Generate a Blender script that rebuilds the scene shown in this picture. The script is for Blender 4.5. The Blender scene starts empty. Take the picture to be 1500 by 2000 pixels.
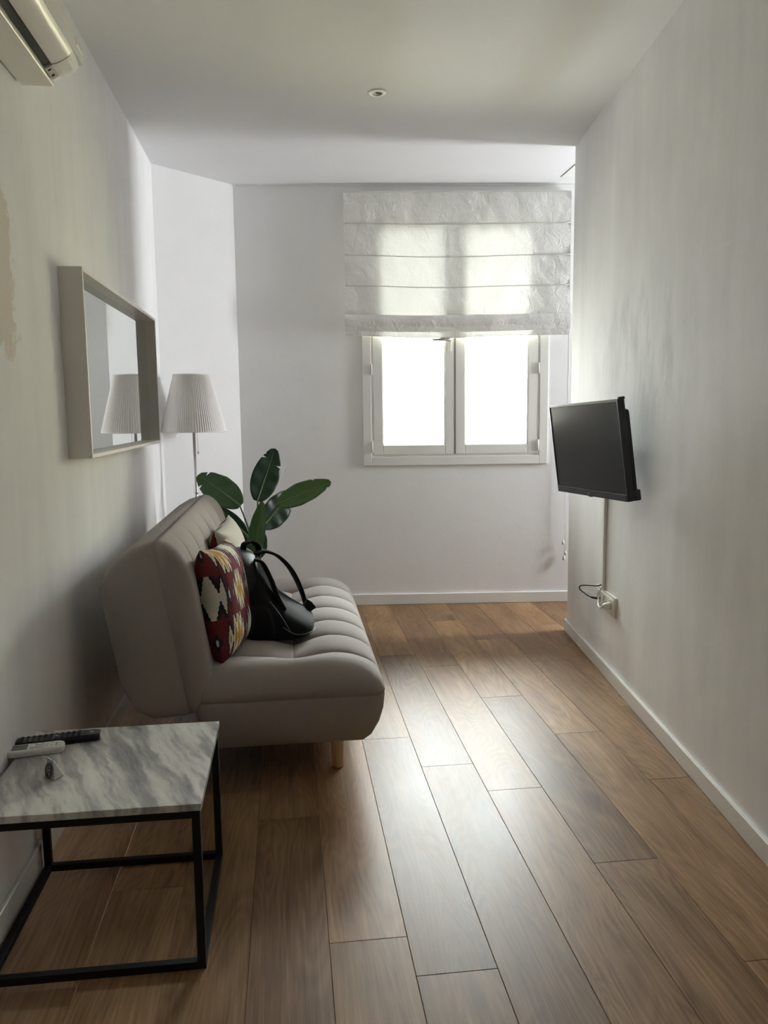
import bpy, bmesh, math, random
import numpy as np
from mathutils import Vector, Matrix, noise

C = bpy.context.scene.collection
S = bpy.context.scene
random.seed(7)

# ---------------------------------------------------------------- camera
cam_d = bpy.data.cameras.new('camera')
cam = bpy.data.objects.new('camera', cam_d)
C.objects.link(cam)
YAW, PITCH, ROLL, FPX = 0.11866, 0.12476, -0.01129, 1555.0
f = Vector((math.sin(YAW) * math.cos(PITCH), math.cos(YAW) * math.cos(PITCH), -math.sin(PITCH)))
r0 = Vector((math.cos(YAW), -math.sin(YAW), 0)); u0 = r0.cross(f)
r = r0 * math.cos(ROLL) + u0 * math.sin(ROLL); u = u0 * math.cos(ROLL) - r0 * math.sin(ROLL)
M = Matrix((r, u, -f)).transposed().to_4x4(); M.translation = (0, 0, 1.35)
cam.matrix_world = M
cam_d.sensor_fit = 'VERTICAL'; cam_d.sensor_height = 24.0
cam_d.lens = 24.0 * FPX / 2000.0
cam_d.clip_start = 0.02
S.camera = cam

# ---------------------------------------------------------------- world, lamps, exposure
SKY = 46.0
W = bpy.data.worlds.new('overcast_sky'); S.world = W; W.use_nodes = True
bg = W.node_tree.nodes['Background']
bg.inputs[0].default_value = (0.955, 0.98, 1.0, 1); bg.inputs[1].default_value = SKY
S.view_settings.view_transform = 'Standard'; S.view_settings.look = 'None'
S.view_settings.gamma = 1.0; S.view_settings.use_curve_mapping = False
S.view_settings.exposure = 0.86
S.cycles.max_bounces = 14; S.cycles.diffuse_bounces = 10; S.cycles.glossy_bounces = 6
S.cycles.transparent_max_bounces = 12
S.cycles.use_denoising = True
S.cycles.sample_clamp_indirect = 8.0
S.cycles.caustics_reflective = False; S.cycles.caustics_refractive = False

def area(name, loc, rot, sx, sy, power, col=(1, 1, 1), portal=False):
    d = bpy.data.lights.new(name, 'AREA'); d.shape = 'RECTANGLE'; d.size = sx; d.size_y = sy
    d.energy = power; d.color = col
    if portal: d.cycles.is_portal = True
    o = bpy.data.objects.new(name, d); C.objects.link(o); o.location = loc; o.rotation_euler = rot
    return o
BA = -0.09038                                     # heading of the back wall
# helps the renderer find the window opening (no light of its own)
area('window_portal', (1.171, 5.72, 1.84), (math.pi / 2, 0, BA + math.pi), 1.3, 1.75, 0, portal=True)
# weak fill lamp added behind the camera; no window stands there
area('rear_fill', (0.4, -5.9, 1.45), (math.pi / 2, 0, math.pi), 2.6, 2.0, 4, (1.0, 0.98, 0.95))
# finds the opening added at the far end of the alcove (no light of its own)
area('alcove_portal', (4.10, 4.66, 1.725), (0, math.pi / 2, 0), 1.16, .42, 0, portal=True)

# ---------------------------------------------------------------- helpers
def link(name, verts, faces, mat=None, parent=None, smooth=False, uv=None):
    me = bpy.data.meshes.new(name)
    me.from_pydata([tuple(v) for v in verts], [], [tuple(q) for q in faces]); me.update()
    o = bpy.data.objects.new(name, me); C.objects.link(o)
    if mat: me.materials.append(mat)
    if smooth:
        for p in me.polygons: p.use_smooth = True
    if parent: o.parent = parent
    return o
def from_bm(name, bm, mat=None, parent=None, smooth=False):
    me = bpy.data.meshes.new(name); bm.normal_update(); bm.to_mesh(me); bm.free()
    o = bpy.data.objects.new(name, me); C.objects.link(o)
    if mat: me.materials.append(mat)
    if smooth:
        for p in me.polygons: p.use_smooth = True
    if parent: o.parent = parent
    return o
def add_box(bm, lo, hi, bevel=0.0, mtx=None, seg=2):
    g = bmesh.ops.create_cube(bm, size=1.0)
    vs = g['verts']
    for v in vs:
        v.co = Vector((lo[0] + (v.co.x + .5) * (hi[0] - lo[0]), lo[1] + (v.co.y + .5) * (hi[1] - lo[1]), lo[2] + (v.co.z + .5) * (hi[2] - lo[2])))
    if bevel > 0:
        es = list({e for v in vs for e in v.link_edges})
        rr = bmesh.ops.bevel(bm, geom=es, offset=bevel, segments=seg, affect='EDGES', profile=0.6)
        vs = list({v for fc in rr['faces'] for v in fc.verts} | {v for v in vs if v.is_valid})
    if mtx is not None:
        bmesh.ops.transform(bm, matrix=mtx, verts=[v for v in vs if v.is_valid])
def box(name, lo, hi, mat, parent=None, bevel=0.0, mtx=None, seg=2):
    bm = bmesh.new(); add_box(bm, lo, hi, bevel, mtx, seg)
    return from_bm(name, bm, mat, parent, False)
def boxes(name, lst, mat, parent=None, bevel=0.0, mtx=None):
    bm = bmesh.new()
    for lo, hi in lst: add_box(bm, lo, hi, bevel, mtx)
    return from_bm(name, bm, mat, parent)
def lathe(name, prof, mat, parent=None, seg=32, loc=(0, 0, 0), mtx=None, rip=None, closed=False):
    vs, fs = [], []
    n = len(prof)
    for j in range(seg):
        a = 2 * math.pi * j / seg
        for i, (rad, z) in enumerate(prof):
            q = rad + (rip(j, i) if rip else 0)
            p = Vector((q * math.cos(a), q * math.sin(a), z))
            if mtx is not None: p = mtx @ p
            vs.append(p + Vector(loc))
    m = n if closed else n - 1
    for j in range(seg):
        k = (j + 1) % seg
        for i in range(m):
            i2 = (i + 1) % n
            fs.append((j * n + i, k * n + i, k * n + i2, j * n + i2))
    return link(name, vs, fs, mat, parent, True)
def catmull(pts, sub=8):
    P = [Vector(p) for p in pts]; out = []
    for i in range(len(P) - 1):
        a = P[max(i - 1, 0)]; b = P[i]; c = P[i + 1]; d = P[min(i + 2, len(P) - 1)]
        for k in range(sub):
            t = k / sub
            out.append(0.5 * ((2 * b) + (c - a) * t + (2 * a - 5 * b + 4 * c - d) * t * t + (3 * b - a - 3 * c + d) * t ** 3))
    out.append(P[-1]); return out
def tube_geo(pts, rad, seg=10, flat=None):
    P = [Vector(p) for p in pts]; n = len(P)
    vs, fs = [], []
    t0 = (P[1] - P[0]).normalized()
    ref = Vector((0, 0, 1)) if abs(t0.z) < .9 else Vector((1, 0, 0))
    s = t0.cross(ref).normalized()
    for i in range(n):
        t = (P[min(i + 1, n - 1)] - P[max(i - 1, 0)]).normalized()
        s = (s - t * s.dot(t)).normalized(); b = t.cross(s)
        R = rad(i / (n - 1)) if callable(rad) else rad
        for j in range(seg):
            a = 2 * math.pi * j / seg
            vs.append(P[i] + s * math.cos(a) * R + b * math.sin(a) * R)
    for i in range(n - 1):
        for j in range(seg):
            k = (j + 1) % seg
            fs.append((i * seg + j, i * seg + k, (i + 1) * seg + k, (i + 1) * seg + j))
    fs.append(tuple(range(seg - 1, -1, -1))); fs.append(tuple((n - 1) * seg + j for j in range(seg)))
    return vs, fs
def tube(name, pts, rad, mat, parent=None, seg=10, sub=0):
    if sub: pts = catmull(pts, sub)
    return link(name, *tube_geo(pts, rad, seg), mat, parent, True)
def ribbon(name, pts, side, width, thick, mat, parent=None, sub=8):
    """a flat strap following pts; side = direction of its width"""
    P = catmull(pts, sub); n = len(P); vs, fs = [], []
    sd = Vector(side).normalized()
    for i in range(n):
        t = (P[min(i + 1, n - 1)] - P[max(i - 1, 0)]).normalized()
        s = (sd - t * sd.dot(t)).normalized(); b = t.cross(s)
        w = width(i / (n - 1)) if callable(width) else width
        for a, c in ((-.5, -.35), (-.42, -.5), (.42, -.5), (.5, -.35), (.5, .35), (.42, .5), (-.42, .5), (-.5, .35)):
            vs.append(P[i] + s * a * w + b * c * thick)
    for i in range(n - 1):
        for j in range(8):
            k = (j + 1) % 8
            fs.append((i * 8 + j, i * 8 + k, (i + 1) * 8 + k, (i + 1) * 8 + j))
    fs.append(tuple(range(7, -1, -1))); fs.append(tuple((n - 1) * 8 + j for j in range(8)))
    return link(name, vs, fs, mat, parent, True)
def loft(name, rings, mat, parent=None, caps=True, smooth=True):
    n = len(rings[0]); vs, fs = [], []
    for rg in rings: vs += list(rg)
    for i in range(len(rings) - 1):
        for j in range(n):
            k = (j + 1) % n
            fs.append((i * n + j, i * n + k, (i + 1) * n + k, (i + 1) * n + j))
    if caps:
        fs.append(tuple(range(n - 1, -1, -1))); fs.append(tuple((len(rings) - 1) * n + j for j in range(n)))
    return link(name, vs, fs, mat, parent, smooth)
def sub_mod(o, lv=2):
    m = o.modifiers.new('sub', 'SUBSURF'); m.levels = lv; m.render_levels = lv; return o
def solid(o, t, off=0):
    m = o.modifiers.new('solid', 'SOLIDIFY'); m.thickness = t; m.offset = off; return o
def fix_normals(o):
    bm = bmesh.new(); bm.from_mesh(o.data); bmesh.ops.recalc_face_normals(bm, faces=bm.faces); bm.to_mesh(o.data); bm.free(); return o
def empty(name, loc=(0, 0, 0), rot=(0, 0, 0)):
    o = bpy.data.objects.new(name, None); C.objects.link(o); o.location = loc; o.rotation_euler = rot
    o.empty_display_size = .1; return o
def tag(o, label, cat, group=None):
    o['label'] = label; o['category'] = cat
    if group: o['group'] = group
    return o
def structure(o, label=None):
    o['kind'] = 'structure'
    if label: o['label'] = label
    return o

# ---------------------------------------------------------------- materials
def mat(name, col=(.8, .8, .8), rough=.5, metal=0.0, spec=.5, **kw):
    m = bpy.data.materials.new(name); m.use_nodes = True
    b = m.node_tree.nodes['Principled BSDF']
    b.inputs['Base Color'].default_value = (*col, 1); b.inputs['Roughness'].default_value = rough
    b.inputs['Metallic'].default_value = metal; b.inputs['Specular IOR Level'].default_value = spec
    for k, v in kw.items(): b.inputs[k.replace('_', ' ')].default_value = v
    return m
class N:
    """small node-graph writer"""
    def __init__(s, m): s.t = m.node_tree; s.b = s.t.nodes.get('Principled BSDF'); s.out = s.t.nodes.get('Material Output')
    def new(s, ty, **kw):
        n = s.t.nodes.new(ty)
        for k, v in kw.items(): setattr(n, k, v)
        return n
    def set(s, sock, v):
        if hasattr(v, 'is_linked') or isinstance(v, bpy.types.NodeSocket): s.t.links.new(v, sock)
        elif isinstance(v, (tuple, list)) and len(v) == 3 and sock.type == 'RGBA': sock.default_value = (*v, 1)
        else: sock.default_value = v
    def coord(s, kind='Object'): return s.new('ShaderNodeTexCoord').outputs[kind]
    def mapping(s, v, sc=(1, 1, 1), loc=(0, 0, 0), rot=(0, 0, 0)):
        n = s.new('ShaderNodeMapping'); s.set(n.inputs[0], v); n.inputs[1].default_value = loc; n.inputs[2].default_value = rot; n.inputs[3].default_value = sc
        return n.outputs[0]
    def noise(s, v, scale=5, detail=4, rough=.55, dist=0):
        n = s.new('ShaderNodeTexNoise'); s.set(n.inputs['Vector'], v); n.inputs['Scale'].default_value = scale
        n.inputs['Detail'].default_value = detail; n.inputs['Roughness'].default_value = rough; n.inputs['Distortion'].default_value = dist
        return n.outputs[0]
    def ramp(s, v, stops, interp='LINEAR'):
        n = s.new('ShaderNodeValToRGB'); s.set(n.inputs[0], v); e = n.color_ramp; e.interpolation = interp
        while len(e.elements) < len(stops): e.elements.new(.5)
        for q, (p, c) in zip(e.elements, stops): q.position = p; q.color = (*c, 1) if len(c) == 3 else c
        return n.outputs[0]
    def m(s, op, a, b=0.0, c=None, clamp=False):
        n = s.new('ShaderNodeMath', operation=op, use_clamp=clamp); s.set(n.inputs[0], a); s.set(n.inputs[1], b)
        if c is not None: s.set(n.inputs[2], c)
        return n.outputs[0]
    def range(s, v, a, b, c=0.0, d=1.0):
        n = s.new('ShaderNodeMapRange'); s.set(n.inputs[0], v)
        for i, q in enumerate((a, b, c, d)): n.inputs[i + 1].default_value = q
        n.interpolation_type = 'SMOOTHSTEP'; return n.outputs[0]
    def mix(s, fac, a, b, mode='MIX'):
        n = s.new('ShaderNodeMix', data_type='RGBA', blend_type=mode)
        s.set(n.inputs[0], fac); s.set(n.inputs[6], a); s.set(n.inputs[7], b); return n.outputs[2]
    def xyz(s, v):
        n = s.new('ShaderNodeSeparateXYZ'); s.set(n.inputs[0], v); return n.outputs
    def comb(s, x, y, z):
        n = s.new('ShaderNodeCombineXYZ'); s.set(n.inputs[0], x); s.set(n.inputs[1], y); s.set(n.inputs[2], z); return n.outputs[0]
    def bump(s, h, strength=.2, dist=.01):
        n = s.new('ShaderNodeBump'); s.set(n.inputs['Height'], h); n.inputs['Strength'].default_value = strength; n.inputs['Distance'].default_value = dist
        s.t.links.new(n.outputs[0], s.b.inputs['Normal']); return n
    def base(s, c): s.set(s.b.inputs['Base Color'], c)

def wall_paint(name, col, streak=.10, extra=None, mottle=.05):
    m = mat(name, col, .85, spec=.15); n = N(m); g = n.coord('Object')
    st = n.noise(n.mapping(g, (1.5, 1.5, .33)), 2.2, 5, .6, .3)  # streaks of glancing light on rolled paint, put into the colour
    st2 = n.noise(n.mapping(g, (6, 6, .8)), 1.5, 4, .6, .4)
    mo = n.noise(g, 2.2, 4, .6)
    v = n.m('ADD', n.m('MULTIPLY', n.m('SUBTRACT', st, .5), streak * 2), n.m('MULTIPLY', n.m('SUBTRACT', st2, .5), streak * .6))
    v = n.m('ADD', v, n.m('MULTIPLY', n.m('SUBTRACT', mo, .5), mottle * 2))
    v = n.m('ADD', v, 1.0)
    c = n.mix(1.0, col, n.comb(v, v, n.m('ADD', n.m('MULTIPLY', v, .94), .06)), 'MULTIPLY')
    if extra: c = extra(n, g, c)
    n.base(c)
    n.bump(n.m('ADD', n.noise(g, 14, 3, .6), n.m('MULTIPLY', n.noise(g, 120, 2, .5), .25)), .10, .012)
    return m
WHITE = (.870, .872, .878)
def left_damage(n, g, c):
    # bare plaster where paint has come off, near the camera end of the left wall
    x = n.xyz(g); nz = n.noise(g, 6, 5, .65); nz2 = n.noise(n.mapping(g, (1, 1, 1), (3, 1, 7)), 22, 4, .7)
    e = n.m('ADD', n.m('MULTIPLY', n.m('SUBTRACT', nz, .5), .55), n.m('MULTIPLY', n.m('SUBTRACT', nz2, .5), .16))
    dy = n.m('SUBTRACT', n.m('ADD', x[1], e), 2.46)
    a = n.range(dy, -.02, .03, 1, 0)
    hi = n.range(n.m('ADD', x[2], n.m('MULTIPLY', e, .5)), 1.98, 2.02, 1, 0); lo = n.range(n.m('ADD', x[2], e), 1.48, 1.56, 0, 1)
    f = n.m('MULTIPLY', n.m('MULTIPLY', a, hi), lo)
    c = n.mix(n.m('MULTIPLY', f, .8), c, (.72, .655, .57))
    d = n.m('ABSOLUTE', n.m('SUBTRACT', dy, .02)); rim = n.m('MULTIPLY', n.m('MULTIPLY', n.range(d, .0, .03, 1, 0), hi), lo)
    return n.mix(n.m('MULTIPLY', rim, .3), c, (.88, .87, .83))
def right_scuff(n, g, c):
    x = n.xyz(g)
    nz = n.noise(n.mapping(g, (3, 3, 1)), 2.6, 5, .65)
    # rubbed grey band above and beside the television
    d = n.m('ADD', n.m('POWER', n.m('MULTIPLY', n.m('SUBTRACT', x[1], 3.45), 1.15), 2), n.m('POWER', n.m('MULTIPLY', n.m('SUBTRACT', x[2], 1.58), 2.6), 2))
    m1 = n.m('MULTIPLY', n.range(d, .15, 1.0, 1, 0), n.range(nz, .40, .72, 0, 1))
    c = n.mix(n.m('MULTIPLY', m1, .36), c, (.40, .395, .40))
    # fine scratch
    dl = n.m('ABSOLUTE', n.m('SUBTRACT', x[2], n.m('ADD', n.m('MULTIPLY', x[1], -.018), 1.931)))
    nn = n.noise(g, 30, 3, .6)
    l = n.m('MULTIPLY', n.range(dl, .002, .007, 1, 0), n.m('MULTIPLY', n.range(x[1], 2.38, 2.46, 0, 1), n.range(x[1], 2.70, 2.74, 1, 0)))
    l = n.m('MULTIPLY', l, n.range(nn, .42, .6, 0, 1))
    c = n.mix(n.m('MULTIPLY', l, .7), c, (.93, .92, .90))
    # little chips of bright filler
    ch = n.range(n.noise(n.mapping(g, (1, 1, .6)), 26, 2, .5), .735, .76, 0, 1)
    ch = n.m('MULTIPLY', ch, n.range(d, .2, 1.2, 1, 0))
    return n.mix(n.m('MULTIPLY', ch, .5), c, (.9, .9, .88))
M_LEFT = wall_paint('left_wall_paint', WHITE, .14, left_damage, .07)
M_RIGHT = wall_paint('right_wall_paint', WHITE, .15, right_scuff, .08)
M_BACK = wall_paint('back_wall_paint', WHITE, .02, None, .05)
M_CEIL = wall_paint('ceiling_paint', (.795, .80, .815), .01, None, .035)
M_REAR = wall_paint('bounce_cut_paint', (.10, .097, .094), .01)  # near-black in place of an unlit room, keeps bounce low
M_TRIM = mat('white_lacquer', (.80, .80, .78), .35)
M_WIN = mat('window_lacquer', (.82, .82, .79), .3)
M_WHITEP = mat('white_plastic', (.80, .79, .75), .35)
M_CREAMP = mat('cream_plastic', (.70, .68, .61), .32)
M_BLACKM = mat('black_powder_coat', (.004, .004, .0045), .55, spec=.3)
M_DARK = mat('dark_cavity', (.006, .006, .007), .8)
M_GREYP = mat('grey_plastic', (.30, .30, .29), .4)
M_CHROME = mat('brushed_nickel', (.62, .60, .57), .28, 1.0)
M_SILVER = mat('dull_silver', (.50, .50, .49), .38, .9)

def glass(name='pane_glass'):
    m = bpy.data.materials.new(name); m.use_nodes = True; n = N(m); t = m.node_tree
    t.nodes.remove(n.b)
    tr = n.new('ShaderNodeBsdfTransparent'); tr.inputs[0].default_value = (.96, .985, .97, 1)
    gl = n.new('ShaderNodeBsdfGlossy'); gl.inputs['Roughness'].default_value = 0.02
    fr = n.new('ShaderNodeFresnel'); fr.inputs[0].default_value = 1.45
    mx = n.new('ShaderNodeMixShader'); t.links.new(fr.outputs[0], mx.inputs[0]); t.links.new(tr.outputs[0], mx.inputs[1]); t.links.new(gl.outputs[0], mx.inputs[2])
    t.links.new(mx.outputs[0], n.out.inputs[0]); return m
M_GLASS = glass()

def translucent(name, col, through, tcol, wrinkle=0.0):
    m = mat(name, col, .9, spec=.1); n = N(m); t = m.node_tree
    tl = n.new('ShaderNodeBsdfTranslucent'); tl.inputs[0].default_value = (*tcol, 1)
    mx = n.new('ShaderNodeMixShader'); mx.inputs[0].default_value = through
    t.links.new(n.b.outputs[0], mx.inputs[1]); t.links.new(tl.outputs[0], mx.inputs[2]); t.links.new(mx.outputs[0], n.out.inputs[0])
    return m, n, tl
M_BLIND, nb, tlb = translucent('cotton_voile', (.84, .835, .81), .048, (.88, .88, .84))
g_ = nb.coord('Object')
wv = nb.noise(nb.mapping(g_, (120, 120, 500)), 1, 2, .5)
cr = nb.noise(nb.mapping(g_, (6, 6, 5), (0, 0, 0), (0, .5, 0)), 2.5, 4, .6, 1.0)
bp = nb.bump(nb.m('ADD', nb.m('MULTIPLY', wv, .25), cr), .6, .015)
nb.t.links.new(bp.outputs[0], tlb.inputs['Normal'])
M_SEAM = mat('blind_seam', (.60, .59, .55), .9, spec=.1)
M_SHADE, ns_, tls = translucent('pleated_shade_cloth', (.90, .875, .86), .22, (.85, .8, .76))

def wood_floor():
    m = mat('oak_laminate', (.3, .2, .12), .34, spec=.24); n = N(m)
    oi = n.new('ShaderNodeObjectInfo'); rnd = oi.outputs['Random']
    g = n.coord('Object')
    off = n.comb(n.m('MULTIPLY', rnd, 37.0), n.m('MULTIPLY', rnd, 91.0), n.m('MULTIPLY', rnd, 13.0))
    add = n.new('ShaderNodeVectorMath', operation='ADD'); n.set(add.inputs[0], g); n.set(add.inputs[1], off); v = add.outputs[0]
    # long cathedral figure: rings of a slowly varying field
    fld = n.noise(n.mapping(v, (5.0, .75, 1)), 1.0, 2, .5, .6)
    ring = n.m('FRACT', n.m('MULTIPLY', fld, 26.0))
    tri = n.m('ABSOLUTE', n.m('SUBTRACT', n.m('MULTIPLY', ring, 2), 1))
    fine = n.noise(n.mapping(v, (150, 3.5, 1)), 1.0, 4, .65)
    mid = n.noise(n.mapping(v, (26, 1.4, 1)), 1.0, 4, .6, .4)
    blot = n.noise(n.mapping(v, (6, 2.2, 1)), 1.0, 3, .55)
    t = n.m('ADD', n.m('MULTIPLY', tri, .085), n.m('ADD', n.m('MULTIPLY', fine, .40), n.m('ADD', n.m('MULTIPLY', mid, .30), n.m('MULTIPLY', blot, .41))))
    c = n.ramp(t, [(.38, (.105, .057, .027)), (.52, (.185, .107, .053)), (.63, (.252, .152, .079)), (.78, (.36, .230, .130))])
    # a few knots
    vo = n.new('ShaderNodeTexVoronoi'); n.set(vo.inputs['Vector'], n.mapping(v, (3.2, 1.1, 1))); vo.inputs['Scale'].default_value = 1.0
    k = n.range(vo.outputs['Distance'], .03, .14, 1, 0)
    c = n.mix(n.m('MULTIPLY', k, .55), c, (.085, .045, .025))
    tone = n.ramp(rnd, [(0, (.76, .76, .77)), (.3, (.95, .93, .92)), (.6, (1.04, 1.03, 1.0)), (1, (1.24, 1.22, 1.19))])
    c = n.mix(1.0, c, tone, 'MULTIPLY')
    n.base(c)
    n.set(n.b.inputs['Roughness'], n.m('ADD', .335, n.m('MULTIPLY', n.m('ADD', fine, blot), .09)))
    n.bump(n.m('ADD', fine, n.m('MULTIPLY', tri, .25)), .10, .0015)
    return m
M_FLOOR = wood_floor()
M_SUBFLOOR = mat('floor_underlay', (.03, .02, .012), .9)

def fabric(name, col, rough=.95, weave=900, var=.10):
    m = mat(name, col, rough, spec=.15); n = N(m); g = n.coord('Object')
    w1 = n.noise(n.mapping(g, (weave, weave, weave)), 1.0, 2, .6)
    w2 = n.noise(g, 40, 3, .6)
    v = n.m('ADD', 1 - var, n.m('ADD', n.m('MULTIPLY', w1, var * 1.3), n.m('MULTIPLY', w2, var * .7)))
    n.base(n.mix(1.0, col, n.comb(v, v, v), 'MULTIPLY'))
    n.b.inputs['Sheen Weight'].default_value = .06; n.b.inputs['Sheen Roughness'].default_value = .5
    n.bump(w1, .25, .0012); return m
M_SOFA = fabric('grey_taupe_upholstery', (.345, .308, .290))
M_LEG = mat('beech_wood', (.55, .36, .20), .5)
nl = N(M_LEG); gl_ = nl.coord('Object')
nl.base(nl.ramp(nl.noise(nl.mapping(gl_, (60, 60, 5)), 1, 4, .6), [(.3, (.44, .27, .14)), (.7, (.62, .42, .25))]))
M_BAG = fabric('black_nylon', (.007, .007, .0078), .85, 600, .3)
M_BAG.node_tree.nodes['Principled BSDF'].inputs['Specular IOR Level'].default_value = .22
M_BAG.node_tree.nodes['Principled BSDF'].inputs['Sheen Weight'].default_value = 0.02
M_BAGG = mat('black_coated_panel', (.005, .005, .006), .6, spec=.3)
M_BAGS = mat('black_webbing', (.017, .0165, .017), .9, spec=.15)
M_PIPE = mat('grey_piping', (.06, .065, .06), .6)

def marble():
    m = mat('white_marble', (.7, .69, .66), .22, spec=.5); n = N(m); g = n.coord('Object')
    q = n.mapping(g, (1, 1, 1), (0, 0, 0), (0, 0, math.radians(-24)))
    w = n.noise(g, 7, 4, .6)
    x = n.xyz(q)
    sv = n.comb(n.m('ADD', n.m('MULTIPLY', x[0], 19.0), n.m('MULTIPLY', w, .9)), n.m('MULTIPLY', x[1], 2.6), n.m('MULTIPLY', x[2], 4))
    b = n.noise(sv, 1.0, 4, .58, .15)
    c = n.ramp(b, [(.34, (.27, .27, .275)), (.45, (.43, .425, .42)), (.53, (.66, .65, .61)), (.68, (.78, .77, .72)), (.8, (.64, .63, .61))])
    fine = n.noise(n.mapping(q, (60, 8, 10)), 1.0, 4, .65)
    c = n.mix(n.range(fine, .55, .75, 0, .45), c, (.36, .36, .36))
    n.base(c); return m
M_MARBLE = marble()

def kilim(name, plain=None):
    m = mat(name, (.3, .05, .06), .95, spec=.1); n = N(m)
    uv = n.coord('UV'); x = n.xyz(uv)
    nz = n.m('MULTIPLY', n.m('SUBTRACT', n.noise(uv, 60, 2, .5), .5), .05)
    u_ = n.m('MULTIPLY', x[0], 2.4); v_ = n.m('MULTIPLY', x[1], 2.6)
    row = n.m('FLOOR', v_)
    sh = n.m('MULTIPLY', n.m('MODULO', row, 2.0), .5)
    uc = n.m('ADD', u_, sh)
    fu = n.m('SUBTRACT', n.m('FRACT', uc), .5); fv = n.m('SUBTRACT', n.m('FRACT', v_), .5)
    au = n.m('ABSOLUTE', fu); av = n.m('ABSOLUTE', fv)
    saw = n.m('ABSOLUTE', n.m('SUBTRACT', n.m('FRACT', n.m('ADD', n.m('MULTIPLY', fu, 6.0), .5)), .5))
    saw2 = n.m('ABSOLUTE', n.m('SUBTRACT', n.m('FRACT', n.m('MULTIPLY', fv, 9.0)), .5))
    d0 = n.m('ADD', n.m('ADD', n.m('MULTIPLY', au, .95), n.m('MULTIPLY', av, .62)), nz)
    d = n.m('ADD', d0, n.m('SUBTRACT', n.m('ADD', n.m('MULTIPLY', saw, .56), n.m('MULTIPLY', saw2, .08)), .21))
    odd = n.m('MODULO', n.m('ADD', n.m('FLOOR', uc), n.m('MULTIPLY', row, 1.0)), 2.0)
    A = [(0, (.40, .22, .045)), (.10, (.47, .28, .065)), (.19, (.72, .66, .53)), (.33, (.034, .034, .044)), (.42, (.150, .030, .036))]
    B = [(0, (.70, .67, .59)), (.22, (.032, .034, .046)), (.37, (.13, .026, .034)), (.50, (.165, .032, .038))]
    c = n.mix(odd, n.ramp(d, A, 'CONSTANT'), n.ramp(d, B, 'CONSTANT'))
    wv = n.noise(uv, 260, 2, .5)
    c = n.mix(1.0, c, n.ramp(wv, [(.3, (.75, .75, .75)), (.7, (1.15, 1.15, 1.15))]), 'MULTIPLY')
    if plain:
        gg = n.coord('Generated'); z = n.xyz(gg)[2]
        lin = n.mix(n.noise(uv, 180, 3, .6), tuple(p * .75 for p in plain), plain)
        c = n.mix(n.range(z, .485, .50, 0, 1), c, lin)
    n.base(c); n.bump(wv, .35, .002); return m
M_KILIM = kilim('woven_kilim_cloth')
M_KILIM2 = kilim('kilim_with_plain_linen_face', (.60, .57, .50))

def leafmat(name, a, b):
    m = mat(name, a, .42, spec=.45); n = N(m); g = n.coord('UV')
    x = n.xyz(g)
    veins = n.m('ABSOLUTE', n.m('SUBTRACT', n.m('FRACT', n.m('MULTIPLY', n.m('ADD', x[0], n.m('MULTIPLY', n.m('ABSOLUTE', n.m('SUBTRACT', x[1], .5)), -.25)), 26)), .5))
    nz = n.noise(g, 5, 3, .5)
    c = n.mix(nz, a, b)
    c = n.mix(n.m('MULTIPLY', veins, .5), c, tuple(q * .6 for q in a))
    n.base(c); n.bump(veins, .15, .002); return m
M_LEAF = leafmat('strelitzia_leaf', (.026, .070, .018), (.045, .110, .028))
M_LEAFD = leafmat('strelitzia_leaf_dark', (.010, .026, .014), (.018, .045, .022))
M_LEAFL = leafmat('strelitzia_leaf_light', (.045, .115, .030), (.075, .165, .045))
M_RIB = mat('leaf_midrib', (.11, .18, .06), .5)
M_STEM = mat('leaf_stalk', (.035, .075, .022), .5)
M_POT = mat('grey_stoneware', (.30, .29, .28), .7)
M_SOIL = mat('potting_soil', (.03, .02, .013), .95)

# ---------------------------------------------------------------- room shell
H_ = 2.85
LX = -0.775
def bwy(x): return 5.53 - 0.09063 * x              # back wall line
def rwx(y): return 1.655 + (y - 4.40) * 0.11272    # right wall line
TB = Matrix.Translation((0, 5.53, 0)) @ Matrix.Rotation(BA, 4, 'Z')   # back wall frame: x along wall, -y into the room
RA = -0.11225
TR = Matrix.Translation((rwx(4.62), 4.62, 0)) @ Matrix.Rotation(RA, 4, 'Z')  # right wall frame: -y towards camera, -x into the room

fl_ = structure(box('floor', (-2.8, -6.2, -.10), (4.2, 6.0, -.012), M_FLOOR))
# planks, laid in rows along the left wall
PW, PL, Y_LO, Y_HI = .2018, 1.41, -.8, 5.62
ends = {0: 1.745, 1: 2.869, 2: 2.643, 3: 2.150, 4: 3.097, 5: 2.645, -1: 1.893, -2: 2.55, 6: 1.95, 7: 2.9, -3: 1.35, -4: 2.2, -5: 3.1}
plank_cache = {}
def plank_mesh(w, l):
    key = (round(w, 4), round(l, 3))
    if key not in plank_cache:
        bm = bmesh.new(); add_box(bm, (-w / 2 + .0003, -l / 2 + .0003, -.012), (w / 2 - .0003, l / 2 - .0003, 0))
        es = [e for e in bm.edges if all(v.co.z > -.001 for v in e.verts)]
        bmesh.ops.bevel(bm, geom=es, offset=.0011, segments=1, affect='EDGES')
        me = bpy.data.meshes.new('plank'); bm.normal_update(); bm.to_mesh(me); bm.free(); me.materials.append(M_FLOOR)
        plank_cache[key] = me
    return plank_cache[key]
for row in range(-4, 12):
    x0 = .2735 + row * PW
    e = ends.get(row, 1.2 + ((row * 7919) % 97) / 97 * 1.4)
    y = e - PL * 4
    while y < Y_HI:
        a, b = max(y, Y_LO), min(y + PL, Y_HI)
        if b - a > .03:
            o = bpy.data.objects.new('plank', plank_mesh(PW, b - a)); C.objects.link(o); o.parent = fl_
            o.location = (x0 + PW / 2, (a + b) / 2, 0)
        y += PL

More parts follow.
